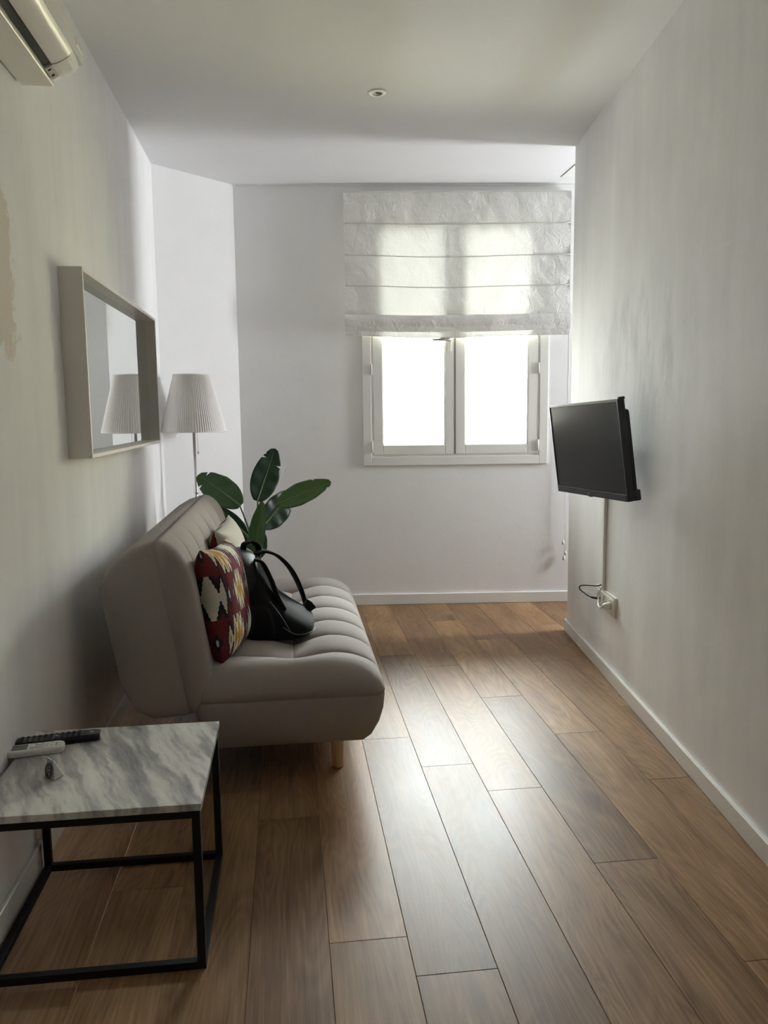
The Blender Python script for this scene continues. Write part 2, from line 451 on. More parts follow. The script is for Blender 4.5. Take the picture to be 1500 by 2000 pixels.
structure(box('ceiling', (-2.8, -6.2, H_), (4.2, 6.2, H_ + .12), M_CEIL))
def poly_wall(name, pts, z0, z1, m):
    """upright solid from a ground polygon"""
    n = len(pts)
    vs = [(x, y, z0) for x, y in pts] + [(x, y, z1) for x, y in pts]
    fs = [tuple(range(n - 1, -1, -1)), tuple(range(n, 2 * n))] + [(i, (i + 1) % n, n + (i + 1) % n, n + i) for i in range(n)]
    return structure(link(name, vs, fs, m))
CY = 5.14; CX2 = -.318
poly_wall('wall_left', [(LX, -.8), (LX, CY), (LX - .16, CY + .07), (LX - .16, -.8)], 0, H_, M_LEFT)
poly_wall('wall_corner', [(LX, CY), (CX2, bwy(CX2)), (CX2 - .05, bwy(CX2) + .2), (LX - .16, CY + .07)], 0, H_, M_BACK)
# back wall with the window opening (built in its own frame)
WX0, WX1, WZ0, WZ1 = .575, 1.735, 1.045, 2.64
bw = boxes('wall_back', [((-.34, 0, 0), (WX0, .25, H_)), ((WX1, 0, 0), (4.15, .25, H_)), ((WX0, 0, 0), (WX1, .25, WZ0)), ((WX0, 0, WZ1), (WX1, .25, H_))], M_BACK, mtx=TB)
structure(bw)
# right wall: local x = depth into the wall, y = 0 at its far end
wr = box('wall_right', (0, -5.45, 0), (.14, 0, H_), M_RIGHT); wr.matrix_world = TR
# the paint pattern is written in room coordinates, so bake the placement into the mesh
for o in (wr,):
    o.data.transform(o.matrix_world); o.matrix_world = Matrix.Identity(4)
structure(wr)
# unseen end wall of the alcove; its opening is added to let in light
structure(boxes('wall_alcove', [((4.0, 4.3, 0), (4.16, 5.4, 1.15)), ((4.0, 4.3, 2.30), (4.16, 5.4, H_)), ((4.0, 4.3, 1.15), (4.16, 4.46, 2.30)), ((4.0, 4.86, 1.15), (4.16, 5.4, 2.30))], M_BACK))
poly_wall('wall_alcove_front', [(rwx(4.5) + .12, 4.45), (4.16, 4.40), (4.16, 4.28), (rwx(4.5) + .12, 4.33)], 0, H_, M_REAR)  # painted dark so less light bounces onto the back wall
# unseen dark room behind the camera, added to shape the light
poly_wall('wall_rear', [(-2.7, -6.1), (-2.7, -6.0), (3.3, -6.0), (3.3, -6.1)], 0, H_, M_REAR)
poly_wall('wall_rear_left', [(-2.7, -6.0), (-2.6, -6.0), (-2.6, -.8), (-2.7, -.8)], 0, H_, M_REAR)
poly_wall('wall_rear_right', [(3.2, -6.0), (3.3, -6.0), (3.3, -.8), (3.2, -.8)], 0, H_, M_REAR)
poly_wall('wall_front_left', [(-2.7, -.8), (LX - .16, -.8), (LX - .16, -.65), (-2.7, -.65)], 0, H_, M_REAR)
poly_wall('wall_front_right', [(1.14, -.8), (3.3, -.8), (3.3, -.65), (1.14, -.65)], 0, H_, M_REAR)

def skirting(name, mtx, x0, x1, h=.077, t=.014):
    bm = bmesh.new(); add_box(bm, (x0, -t, 0), (x1, 0, h), .003, mtx, 1)
    return structure(from_bm(name, bm, M_TRIM))
skirting('baseboard_back', TB, -.30, 4.0)
skirting('baseboard_left', Matrix.Translation((LX, 0, 0)) @ Matrix.Rotation(math.pi / 2, 4, 'Z'), -.8, CY, .085, .013)
dx, dy = CX2 - LX, bwy(CX2) - CY
skirting('baseboard_corner', Matrix.Translation((LX, CY, 0)) @ Matrix.Rotation(math.atan2(dy, dx), 4, 'Z'), 0, math.hypot(dx, dy))
TRs = TR @ Matrix.Rotation(-math.pi / 2, 4, 'Z')
skirting('baseboard_right_near', TRs, .325, 5.4, .072, .016)
skirting('baseboard_right_end', TRs, -.014, .3235, .072, .016)
# thin ceiling bead over the back wall and the square service hatch in the ceiling
tr = box('trim_1', (-.30, -.012, H_ - .012), (4.0, 0, H_), M_TRIM, mtx=TB); structure(tr)
ceil = bpy.data.objects['ceiling']
hp = boxes('access_panel', [((1.80, 4.86, H_ - .004), (2.14, 5.20, H_))], M_TRIM, ceil, .001)
hs = boxes('shadow_gap', [((1.794, 4.854, H_ - .0015), (2.146, 4.860, H_)), ((1.794, 5.20, H_ - .0015), (2.146, 5.206, H_)), ((1.794, 4.86, H_ - .0015), (1.80, 5.2, H_)), ((2.14, 4.86, H_ - .0015), (2.146, 5.2, H_))], M_GREYP, hp)

# ---------------------------------------------------------------- window
win = structure(empty('window_1'))
win.matrix_world = TB
def rails(name, x0, z0, x1, z1, w, y0, y1, m, parent, bev=.003, top=True, wb=None):
    wb = wb or w
    L = [((x0, y0, z0), (x0 + w, y1, z1)), ((x1 - w, y0, z0), (x1, y1, z1)), ((x0 + w, y0, z0), (x1 - w, y1, z0 + wb))]
    if top: L.append(((x0 + w, y0, z1 - w), (x1 - w, y1, z1)))
    return boxes(name, L, m, parent, bev)
rails('casing', .517, .983, 1.793, 2.70, .060, -.016, .002, M_WIN, win, .004)
rails('window_frame', WX0, WZ0, WX1, WZ1, .022, -.004, .07, M_WIN, win, .003)
MID = 1.150
panes = []
for x0, x1 in ((WX0 + .014, MID - .001), (MID + .003, WX1 - .014)):
    s_ = rails('sash', x0, WZ0 + .012, x1, WZ1 - .012, .066, -.012, .045, M_WIN, win, .004)
    bead = rails('glazing_bead', x0 + .060, WZ0 + .072, x1 - .060, WZ1 - .072, .012, .000, .030, M_WIN, s_, .002)
    p = box('pane', (x0 + .06, .018, WZ0 + .07), (x1 - .06, .022, WZ1 - .07), M_GLASS, s_)
boxes('meeting_strip', [((MID - .003, -.0135, WZ0 + .014), (MID + .004, -.006, WZ1 - .02))], mat('seal_grey', (.16, .16, .15), .7), win)  # dark grey strip where the two sashes meet
for hx in (WX0 + .004, WX1 - .010):
    for hz in (1.075, 1.60, 2.5):
        h = tube('hinge', [(hx, -.018, hz), (hx, -.018, hz + .075)], .006, M_WHITEP, win, 10)
hd = box('window_handle', (1.098, -.022, 1.752), (1.124, -.012, 1.862), M_WIN, win, .004)
tube('lever', [(1.111, -.02, 1.832), (1.111, -.05, 1.832), (1.095, -.056, 1.832), (1.03, -.058, 1.831), (.99, -.058, 1.830)], lambda t: .015 - .008 * t, M_CHROME, hd, 10)
lathe('rosette', [(.0, .012), (.012, .012), (.014, 0)], M_WIN, hd, 20, mtx=Matrix.Translation((1.111, -.022, 1.832)) @ Matrix.Rotation(math.pi / 2, 4, 'X'))

# neighbouring facade across the light well
M_FACADE = mat('cream_render', (.86, .78, .52), .9)
nb_ = tag(empty('neighbour_house', (2.6, 9.0, 0)), 'pale cream gabled house wall outside, seen through the right window pane', 'building')
vs = []
prof_ = [(-1.3, -4), (3.2, -4), (3.2, 2.6), (1.1, 3.2), (.16, 1.85), (-.45, 1.02), (-1.3, -.1)]
n_ = len(prof_)
vs = [(x, 0, z) for x, z in prof_] + [(x, 3.0, z) for x, z in prof_]
fs = [tuple(range(n_ - 1, -1, -1))[::-1], tuple(range(n_, 2 * n_))[::-1]] + [(i, (i + 1) % n_, n_ + (i + 1) % n_, n_ + i) for i in range(n_)]
fix_normals(link('wall', vs, fs, M_FACADE, nb_))
ca = [(-1.3, -.1), (-.45, 1.02), (.16, 1.85), (1.1, 3.2)]
vs = []
for x, z in ca: vs += [(x, -.06, z), (x, -.06, z + .05), (x, 3.06, z + .05), (x, 3.06, z)]
fs = []
for i in range(3):
    for j in range(4): fs.append((i * 4 + j, i * 4 + (j + 1) % 4, i * 4 + 4 + (j + 1) % 4, i * 4 + 4 + j))
fix_normals(link('coping', vs, fs + [(0, 1, 2, 3), (12, 13, 14, 15)], mat('pale_coping', (.85, .82, .74), .8), nb_))

# unseen wall outside on the left, added to keep sky light off the right wall
blocker = box('wall_light_blocker', (.25, .26, -4), (.46, 5.5, 9), mat('blocker_grey', (.42, .40, .36), .9), None, 0, TB)
structure(blocker)

# ---------------------------------------------------------------- roman blind
bl = tag(empty('roman_blind'), 'off-white cotton roman blind, half lowered over the window', 'blind')
bl.matrix_world = TB
BX0, BX1 = .409, 1.916
seams = [2.585, 2.382, 2.185, 1.992]
def sag(x): # lower edges hang a little between the cords
    t = (x - BX0) / (BX1 - BX0)
    return -.012 * math.sin(math.pi * t) + .003 * math.sin(9 * t + 1)
def bl_grid(name, path, nx, parent, seed, amp=.004):
    """path: list of (y, z, sagweight)"""
    vs, fs = [], []; n = len(path)
    for i in range(nx + 1):
        x = BX0 + (BX1 - BX0) * i / nx
        for k, (y, z, w) in enumerate(path):
            q = noise.noise(Vector((x * 5, z * 6 + seed, seed))) * amp + noise.noise(Vector((x * 16 + z * 9, z * 11, seed))) * amp * .5
            vs.append((x, y - q, z + sag(x) * w + noise.noise(Vector((x * 3, seed, k * .1))) * .004 * w))
    for i in range(nx):
        for k in range(n - 1): fs.append((i * n + k, (i + 1) * n + k, (i + 1) * n + k + 1, i * n + k + 1))
    return link(name, vs, fs, M_BLIND, parent, True)
path = []
top = 2.782; zz = [top] + seams
for a, b in zip(zz[:-1], zz[1:]):
    for k in range(12):
        t = k / 12; path.append((-.062 - .010 * math.sin(math.pi * t), a + (b - a) * t, min(1, (top - a - (b - a) * t) / .4)))
path.append((-.062, seams[-1], 1))
bl_grid('fabric', path, 90, bl, 1.3, .007)
# gathered folds at the bottom
for i, (z0, z1, dep) in enumerate(((1.985, 1.866, .012), (1.990, 1.897, .026), (1.995, 1.926, .040))):
    pth = []
    for k in range(15):
        a = k / 14
        y = -.060 - dep - .012 * math.sin(math.pi * a) ; z = z0 + (z1 - z0) * a
        pth.append((y + (.012 if k == 0 else 0), z, 1.15 - i * .35))
    for k in range(5):
        a = math.pi * (k + 1) / 5
        pth.append((-.060 - dep + .008 - .008 * math.cos(a), z1 - .008 * math.sin(a), 1.15 - i * .35))
    bl_grid('bottom_fold', pth, 90, bl, 4.7 + i * 3, .006)
for sz in seams:
    pts = [(BX0 + .004 + (BX1 - BX0 - .008) * k / 40, -.0665, sz + sag(BX0 + (BX1 - BX0) * k / 40) * min(1, (top - sz) / .4)) for k in range(41)]
    tube('rod_pocket', pts, .0030, M_SEAM, bl, 6)
box('head_rail', (BX0 - .004, -.058, 2.765), (BX1 + .004, -.002, 2.793), M_WHITEP, bl, .003)
box('side_hem', (BX0 - .003, -.068, 1.90), (BX0 + .003, -.060, 2.78), M_BLIND, bl)
box('side_hem', (BX1 - .003, -.068, 1.90), (BX1 + .003, -.060, 2.78), M_BLIND, bl)
for x in (.56, 1.152, 1.76):
    tube('lift_cord', [(x, -.050, 2.77), (x, -.050, 1.93)], .0012, M_WHITEP, bl, 6)
cd = tube('pull_cord', [(1.924, -.04, 2.77), (1.922, -.030, 1.8), (1.921, -.028, .9), (1.920, -.027, .45), (1.919, -.026, .42)], .0016, M_WHITEP, bl, 6)
tube('pull_cord', [(1.927, -.035, 2.77), (1.926, -.030, 1.5), (1.926, -.026, .60), (1.926, -.025, .36)], .0016, M_WHITEP, bl, 6)
for x, z in ((1.909, .428), (1.926, .352), (1.916, .316)):
    lathe('cord_knob', [(.001, .018), (.005, .017), (.009, .006), (.011, -.004), (.009, -.013), (.001, -.015)], M_CREAMP, bl, 16, loc=(x, -.026, z))

# ---------------------------------------------------------------- sofa bed
def spaced(a, b, ra, rb, n):
    """samples from a to b, crowded near both ends"""
    s = set(); 
    for k in range(9):
        t = (1 - math.cos(k / 8 * math.pi / 2))
        s.add(round(a + ra * t, 5)); s.add(round(b - rb * t, 5))
    for k in range(1, n): s.add(round(a + ra + (b - rb - a - ra) * k / n, 5))
    return sorted(s)
def gq(t): return 1.0 if t >= 1 else math.sqrt(max(0, 1 - (1 - max(t, 0)) ** 2))
def gs(t, p=2.0):
    return 1.0 if t >= 1 else (max(0, 1 - (1 - max(t, 0)) ** p)) ** (1 / p)
def pad(name, us, vs_, rc, hfun, rings, place, m, parent):
    """dome over a rounded rectangle (us x vs_) whose outline then runs back through rings of (depth, inset function)"""
    u0, u1, v0, v1 = us[0], us[-1], vs_[0], vs_[-1]
    def rnd(u_, v_):
        a = (u0 + rc - u_) / rc if u_ < u0 + rc else ((u_ - u1 + rc) / rc if u_ > u1 - rc else 0)
        b = (v0 + rc - v_) / rc if v_ < v0 + rc else ((v_ - v1 + rc) / rc if v_ > v1 - rc else 0)
        if a > 0 and b > 0:
            a2, b2 = a * math.sqrt(1 - b * b / 2), b * math.sqrt(1 - a * a / 2)
            u_ = u0 + rc - a2 * rc if u_ < u0 + rc else u1 - rc + a2 * rc
            v_ = v0 + rc - b2 * rc if v_ < v0 + rc else v1 - rc + b2 * rc
        return u_, v_
    nu, nv = len(us), len(vs_)
    V, F = [], []
    for a in us:
        for b in vs_:
            p, q = rnd(a, b); V.append(place(p, q, hfun(a, b)))
    for i in range(nu - 1):
        for j in range(nv - 1): F.append((i * nv + j, (i + 1) * nv + j, (i + 1) * nv + j + 1, i * nv + j + 1))
    loop = [(i, 0) for i in range(nu)] + [(nu - 1, j) for j in range(1, nv)] + [(i, nv - 1) for i in range(nu - 2, -1, -1)] + [(0, j) for j in range(nv - 2, 0, -1)]
    prev = [i * nv + j for i, j in loop]
    for dep, ins in rings:
        base = len(V)
        for i, j in loop:
            p, q = rnd(us[i], vs_[j]); p, q, d2 = ins(p, q, dep); V.append(place(p, q, d2))
        cur = list(range(base, base + len(loop)))
        for k in range(len(loop)):
            k2 = (k + 1) % len(loop); F.append((prev[k], prev[k2], cur[k2], cur[k]))
        prev = cur
    F.append(tuple(prev))
    return fix_normals(link(name, V, F, m, parent, True))
sofa = tag(empty('sofa_bed', (0, 0, 0)), 'grey tufted armless sofa bed against the left wall', 'sofa')
SY0, SY1 = 2.765, 4.42
GY = [2.985, 3.222, 3.459, 3.696, 3.933, 4.17]
def chan(y, first=.16, last=.16):
    """0 in a groove, 1 on the crest of a channel"""
    if y <= GY[0]: return gs((GY[0] - y) / first, 2.2)
    if y >= GY[-1]: return gs((y - GY[-1]) / last, 2.2)
    for a, b in zip(GY[:-1], GY[1:]):
        if a <= y <= b: return gs(min(y - a, b - y) / ((b - a) / 2), 2.3)
    return 1
def groove_samples(lo, hi):
    ys = set(spaced(lo, hi, .13, .13, 2))
    for g in GY:
        for d in (0, .004, .010, .020, .036, .056, .080, .1185):
            for s in (-1, 1):
                y = round(g + s * d, 5)
                if lo + .01 < y < hi - .01: ys.add(y)
    ys = sorted(ys); out = [ys[0]]
    for y in ys[1:]:
        if y - out[-1] > .0022: out.append(y)
    return out
SX0, SX1 = -.36, .332
def seat_h(x, y):
    G = gs((SX1 - x) / .20, 2.1) * gs((y - SY0) / .12, 2.2) * gs((SY1 - y) / .12, 2.2) * gs((x - SX0) / .05)
    ch = chan(y)
    inner = 1.0 if GY[0] < y < GY[-1] else max(0, 1 - min(abs(y - GY[0]), abs(y - GY[-1])) / .10) * .55 + .12
    dip = .032 * math.exp(-(x / .085) ** 2) * inner
    cut = .007 * math.exp(-abs(x) / .007) * (1 if GY[0] < y < GY[-1] else 0)
    fade = min(1, G * 1.25) ** 1.5
    return .335 + .118 * G - (.026 * (1 - ch) * (1 + .5 * math.exp(-(x / .1) ** 2)) + dip + cut) * fade
xs = sorted(set(spaced(SX0, SX1, .05, .18, 4)) | {round(v, 5) for v in (-.08, -.05, -.03, -.016, -.008, -.003, 0, .003, .008, .016, .03, .05, .08, .11, .14)})
def seat_ring(px_, py_, k):
    # k = 0..1 down the side: tucks in below the seam
    tab = {0.0: (.002, .334, .002), .02: (.0040, .3285, .0032), .04: (.001, .323, .0), .3: (.006, .27, .005), .55: (.022, .215, .018), .78: (.048, .165, .04), .92: (.075, .139, .066), 1.0: (.11, .130, .10)}
    fx, z, fy = tab[k]
    cx, cy = (SX0 + SX1) / 2, (SY0 + SY1) / 2
    tx = (px_ - cx) / ((SX1 - SX0) / 2); ty = (py_ - cy) / ((SY1 - SY0) / 2)
    return px_ - max(-1, min(1, tx)) ** 3 * fx, py_ - max(-1, min(1, ty)) ** 11 * fy, z
seat = pad('seat', xs, groove_samples(SY0, SY1), .055, seat_h, [(k, seat_ring) for k in (0.0, .02, .04, .3, .55, .78, .92, 1.0)], lambda a, b, h: (a, b, h), M_SOFA, sofa)
# backrest: u runs up the seam plane, v along the sofa, h out towards the sitter
BU = Vector((-.105, 0, .635)).normalized(); BN = Vector((.635, 0, .105)).normalized()
B0 = Vector((-.365, 0, .285)); UL = .640
BY0, BY1 = SY0 + .002, SY1 + .012
def back_h(a, y):
    G = gs((UL - a) / .17, 2.0) * gs((a) / .10, 2.0) * gs((y - BY0) / .055, 2.6) * gs((BY1 - y) / .055, 2.6)
    ch = chan(y, .13, .13)
    mid = math.exp(-((a - .30) / .08) ** 2)
    return .098 * G - (.010 * (1 - ch) * (1 + .3 * mid) + .012 * mid * (1 if GY[0] < y < GY[-1] else .2)) * min(1, G * 1.1) ** 1.4
us = sorted(set(spaced(0, UL, .10, .17, 7)))
def back_ring(a, y, k):
    tab = {0.0: (.002, .001, .0, .001), .02: (.0035, -.004, .002, .0025), .04: (.001, -.010, .0, .0), .3: (.010, -.07, .004, -.003), .6: (.035, -.135, .012, .002), .8: (.075, -.185, .05, .012), .93: (.14, -.215, .16, .03), 1.0: (.22, -.225, .26, .06)}
    ft, d, fb, fe = tab[k]
    t = a / UL * 2 - 1; ty = (y - (BY0 + BY1) / 2) / ((BY1 - BY0) / 2)
    a2 = a - (max(0, t) ** 3) * ft + (max(0, -t) ** 3) * fb
    return a2, y - max(-1, min(1, ty)) ** 11 * fe, d
def back_place(a, y, h):
    p = B0 + BU * a + BN * h; return (p.x, y, p.z)
back = pad('backrest', us, groove_samples(BY0, BY1), .05, back_h, [(k, back_ring) for k in (0.0, .02, .04, .3, .6, .8, .93, 1.0)], back_place, M_SOFA, sofa)
# base rail under the backrest that carries both cushions
box('under_frame', (-.45, SY0 + .55, .15), (-.35, SY1 - .55, .31), mat('black_underframe', (.015, .014, .014), .7), sofa, .01)
for x, y in ((.158, 2.925), (.158, 4.25), (-.37, 2.98), (-.37, 4.20)):
    lathe('leg', [(.0, 0), (.019, 0), (.022, .003), (.027, .148), (.0, .150)], M_LEG, sofa, 24, loc=(x, y, 0))

# ---------------------------------------------------------------- cushions
def cushion(name, w, h, th, m, sag_=0.0, seed=0):
    nu = 26; V, F, UV = [], [], []
    for side in (1, -1):
        for i in range(nu + 1):
            for j in range(nu + 1):
                a, b = i / nu * 2 - 1, j / nu * 2 - 1
                ea = 1 - .07 * (1 - b * b) ; eb = 1 - .07 * (1 - a * a)     # edges pull in between the corners
                z = th / 2 * (max(0, (1 - a ** 4)) * max(0, (1 - b ** 4))) ** .55
                z += .006 * noise.noise(Vector((a * 2.2 + seed, b * 2.2, side))) * (1 - max(abs(a), abs(b)) ** 4)
                V.append((a * w / 2 * ea, b * h / 2 * eb, side * z)); UV.append((i / nu, j / nu))
    n1 = (nu + 1) ** 2
    for i in range(nu):
        for j in range(nu):
            q = (i * (nu + 1) + j, (i + 1) * (nu + 1) + j, (i + 1) * (nu + 1) + j + 1, i * (nu + 1) + j + 1)
            F.append(q); F.append(tuple(n1 + k for k in q[::-1]))
    o = link(name, V, F, m, None, True)
    uvl = o.data.uv_layers.new(name='UVMap')
    for lp in o.data.loops: uvl.data[lp.index].uv = UV[lp.vertex_index]
    bm = bmesh.new(); bm.from_mesh(o.data); bmesh.ops.remove_doubles(bm, verts=bm.verts, dist=.0008); bm.to_mesh(o.data); bm.free()
    for p in o.data.polygons: p.use_smooth = True
    return o
def stand(o, c, yaw, tilt, roll=0):
    """local x -> along the sofa, local y -> up, local z -> out of the face"""
    nrm = Vector((math.cos(tilt) * math.cos(yaw), math.cos(tilt) * math.sin(yaw), math.sin(tilt)))
    along = Vector((-math.sin(yaw), math.cos(yaw), 0)); up = nrm.cross(along)
    if up.z < 0: up = -up; along = -along
    R3 = Matrix((along, up, along.cross(up))).transposed().to_4x4() @ Matrix.Rotation(roll, 4, 'Z')
    R3.translation = c; o.matrix_world = R3
c1 = cushion('cushion', .44, .43, .15, M_KILIM, seed=2)
stand(c1, (-.262, 3.085, .640), math.radians(-8), math.radians(9), math.radians(-3))
tag(c1, 'maroon, ochre and white kilim cushion nearest the camera on the sofa', 'cushion', 'cushions on the sofa')
c2 = cushion('cushion', .44, .42, .14, M_KILIM2, seed=9)
stand(c2, (-.270, 3.64, .655), math.radians(-4), math.radians(10), math.radians(2))
tag(c2, 'cushion with a plain off-white face, behind the black backpack', 'cushion', 'cushions on the sofa')

# ---------------------------------------------------------------- backpack
bag = tag(empty('backpack', (-.06, 3.35, .43)), 'black nylon backpack slumped on the sofa seat', 'backpack')
def P_(x, y, z): return Vector((x + .06, y - 3.35, z - .43))
def sec(x0, x1, y0, y1, z, tiltz=0, n=36, p=3.0, seed=0, wr_=.006):
    cx, cy, rx, ry = (x0 + x1) / 2, (y0 + y1) / 2, (x1 - x0) / 2, (y1 - y0) / 2; out = []
    for j in range(n):
        a = 2 * math.pi * j / n; ca, sa = math.cos(a), math.sin(a)
        e = 2 / p
        x = cx + rx * math.copysign(abs(ca) ** e, ca); y = cy + ry * math.copysign(abs(sa) ** e, sa)
        q = noise.noise(Vector((x * 14, y * 14, z * 14 + seed))) * wr_
        out.append(P_(x + q * ca, y + q * sa, z + tiltz * (x - cx)))
    return out
body = loft('main_compartment', [
    sec(-.185, .040, 3.19, 3.50, .425, 0, p=3.5), sec(-.205, .082, 3.165, 3.53, .438, 0, p=4), sec(-.215, .095, 3.16, 3.54, .462, .02, p=4),
    sec(-.222, .085, 3.165, 3.54, .492, .0, p=3.6), sec(-.230, .030, 3.18, 3.535, .535, -.1, p=3), sec(-.240, -.030, 3.20, 3.53, .580, -.12, p=2.8),
    sec(-.250, -.078, 3.215, 3.53, .625, -.1, p=2.6), sec(-.262, -.100, 3.225, 3.525, .670, 0, p=2.5), sec(-.272, -.118, 3.24, 3.52, .710, 0, p=2.4),
    sec(-.276, -.140, 3.26, 3.51, .742, 0, p=2.3), sec(-.270, -.165, 3.29, 3.49, .764, 0, p=2.2), sec(-.250, -.190, 3.33, 3.45, .773, 0, p=2)], M_BAG, bag)
sub_mod(body, 1)
hood = loft('lid', [
    sec(-.288, -.150, 3.185, 3.50, .610, .0, p=2.6), sec(-.298, -.124, 3.185, 3.51, .650, .0, p=2.5), sec(-.302, -.122, 3.20, 3.515, .700, .0, p=2.4),
    sec(-.300, -.140, 3.225, 3.515, .738, .0, p=2.3), sec(-.290, -.160, 3.26, 3.50, .764, 0, p=2.2), sec(-.270, -.185, 3.30, 3.47, .778, 0, p=2.1), sec(-.240, -.210, 3.36, 3.42, .782, 0, p=2)], M_BAGG, bag)
sub_mod(hood, 1)
pk = loft('side_pocket', [
    sec(-.175, -.075, 3.150, 3.22, .440, 0, p=3.5), sec(-.182, -.065, 3.146, 3.22, .458, 0, p=3.8), sec(-.188, -.07, 3.150, 3.22, .50, 0, p=3.5), sec(-.195, -.085, 3.165, 3.23, .545, 0, p=3.2), sec(-.20, -.10, 3.185, 3.24, .580, 0, p=3)], M_BAG, bag)
sub_mod(pk, 1)
tube('piping', [P_(-.04, 3.150, .495), P_(-.005, 3.150, .470), P_(.03, 3.155, .460), P_(.075, 3.18, .462), P_(.094, 3.24, .465)], .0028, M_PIPE, bag, 6, 6)
tube('piping', [P_(-.09, 3.165, .60), P_(-.06, 3.160, .56), P_(-.035, 3.155, .52), P_(-.01, 3.15, .475)], .0024, M_PIPE, bag, 6, 6)
ribbon('shoulder_strap', [P_(-.150, 3.40, .752), P_(-.115, 3.42, .762), P_(-.060, 3.45, .735), P_(-.010, 3.47, .680), P_(.025, 3.49, .610), P_(.048, 3.50, .545), P_(.060, 3.50, .495)], (.35, -1, 0), lambda t: .064 if t < .6 else .064 - .085 * (t - .6), .012, M_BAGS, bag)
ribbon('shoulder_strap', [P_(-.150, 3.29, .750), P_(-.118, 3.285, .735), P_(-.085, 3.27, .67), P_(-.060, 3.25, .60), P_(-.03, 3.23, .545)], (.3, -1, 0), .05, .012, M_BAGS, bag)
ribbon('grab_handle', [P_(-.20, 3.37, .772), P_(-.195, 3.385, .800), P_(-.17, 3.41, .806), P_(-.145, 3.43, .790), P_(-.135, 3.435, .760)], (1, -.2, 0), .026, .008, M_BAGS, bag)
bk = box('buckle', (-.014, -.012, -.02), (.014, .012, .02), M_BAGG, bag, .004); bk.location = P_(.066, 3.47, .508); bk.rotation_euler = (0, .6, .4)
bk = box('strap_tab', (-.018, -.004, -.045), (.018, .004, .03), M_BAGS, bag, .003); bk.location = P_(.070, 3.43, .498); bk.rotation_euler = (.3, .9, .5)
ribbon('compression_strap', [P_(-.20, 3.150, .47), P_(-.165, 3.137, .49), P_(-.165, 3.150, .545), P_(-.18, 3.175, .60)], (1, 0, .1), .022, .004, M_BAGS, bag)
tg = box('brand_tag', (-.010, -.0015, -.006), (.010, .0015, .006), mat('pale_tag', (.75, .74, .72), .5), bag, .001); tg.location = P_(-.213, 3.181, .722 + .02); tg.rotation_euler = (.9, .2, 0)

# ---------------------------------------------------------------- plant
pl = tag(empty('potted_plant', (-.19, 4.86, 0)), 'broad-leaved green banana-like plant in the corner behind the sofa', 'plant')
def Q(p): return Vector(p) - Vector((-.19, 4.86, 0))
lathe('pot', [(.0, .0), (.105, 0), (.112, .006), (.135, .27), (.140, .285), (.134, .290), (.126, .284), (.122, .255), (.0, .255)], M_POT, pl, 40)
lathe('soil', [(.0, .258), (.06, .262), (.1215, .256), (.121, .252)], M_SOIL, pl, 32)
def leaf(base, tip, width, nrm, m, bow=.06, fold=.18, notches=(), crown=None, twist=0, pr=.85):
    b, t = Q(base), Q(tip); ax = t - b; L = ax.length
    nr = Vector(nrm).normalized(); nr = (nr - ax.normalized() * nr.dot(ax.normalized())).normalized()
    ctl = (b + t) / 2 + nr * bow * L
    nt, nc = 44, 10
    V, F, UV = [], [], []
    rib = []
    for i in range(nt + 1):
        s = i / nt
        p = b * (1 - s) ** 2 + ctl * 2 * s * (1 - s) + t * s * s
        tg_ = ((ctl - b) * (1 - s) + (t - ctl) * s).normalized()
        side = tg_.cross(nr).normalized()
        n2 = side.cross(tg_)
        w = width / 2 * (math.sin(math.pi * min(1, (s * .96 + .02)) ** pr)) ** .62
        if i == nt: w = .0005
        rib.append(p + n2 * .0012)
        for j in range(nc + 1):
            c = j / nc * 2 - 1
            ww = w
            for (pos, sd, dep) in notches:
                if sd * c > 0 and abs(s - pos) < .018: ww = w * (1 - dep * (1 - abs(s - pos) / .018))
            wave = .05 * ww * math.sin(s * 23 + c * 2) * abs(c)
            V.append(p + side * c * ww + n2 * (fold * abs(c) * ww * (1 if fold > 0 else 1) + wave)); UV.append((s, j / nc))
    for i in range(nt):
        for j in range(nc):
            F.append((i * (nc + 1) + j, (i + 1) * (nc + 1) + j, (i + 1) * (nc + 1) + j + 1, i * (nc + 1) + j + 1))
    o = link('leaf', V, F, m, pl, True)
    uvl = o.data.uv_layers.new(name='UVMap')
    for lp in o.data.loops: uvl.data[lp.index].uv = UV[lp.vertex_index]
    solid(o, .0014)
    tube('midrib', rib[:-2], lambda q: .0042 * (1 - q) + .0010, M_RIB, o, 6)
    if crown:
        tube('leaf_stalk', [crown[0]] + [Q(c) for c in crown[1:]] + [b + ax.normalized() * .01], lambda q: .009 - .005 * q, M_STEM, pl, 8, 8)
Cn = lambda dx, dy: Vector((dx, dy, .25))
leaf((-.292, 4.83, .800), (-.554, 4.99, .980), .185, (.30, -1, .20), M_LEAF, .05, .10, ((.86, 1, .75), (.62, 1, .0), (.80, -1, .6)), (Cn(-.02, 0), (-.215, 4.83, .50), (-.250, 4.83, .66)))
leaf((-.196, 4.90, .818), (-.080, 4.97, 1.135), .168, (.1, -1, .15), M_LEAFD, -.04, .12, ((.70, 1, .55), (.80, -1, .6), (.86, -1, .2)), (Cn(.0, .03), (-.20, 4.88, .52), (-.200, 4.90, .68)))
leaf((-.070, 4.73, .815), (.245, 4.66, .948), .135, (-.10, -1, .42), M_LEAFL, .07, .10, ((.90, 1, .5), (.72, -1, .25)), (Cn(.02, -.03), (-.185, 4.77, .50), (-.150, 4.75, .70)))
leaf((-.172, 4.90, .655), (.016, 5.02, .862), .175, (.30, -1, -.1), M_LEAFD, .03, .10, ((.72, 1, .6),), (Cn(.03, .03), (-.19, 4.88, .48)))
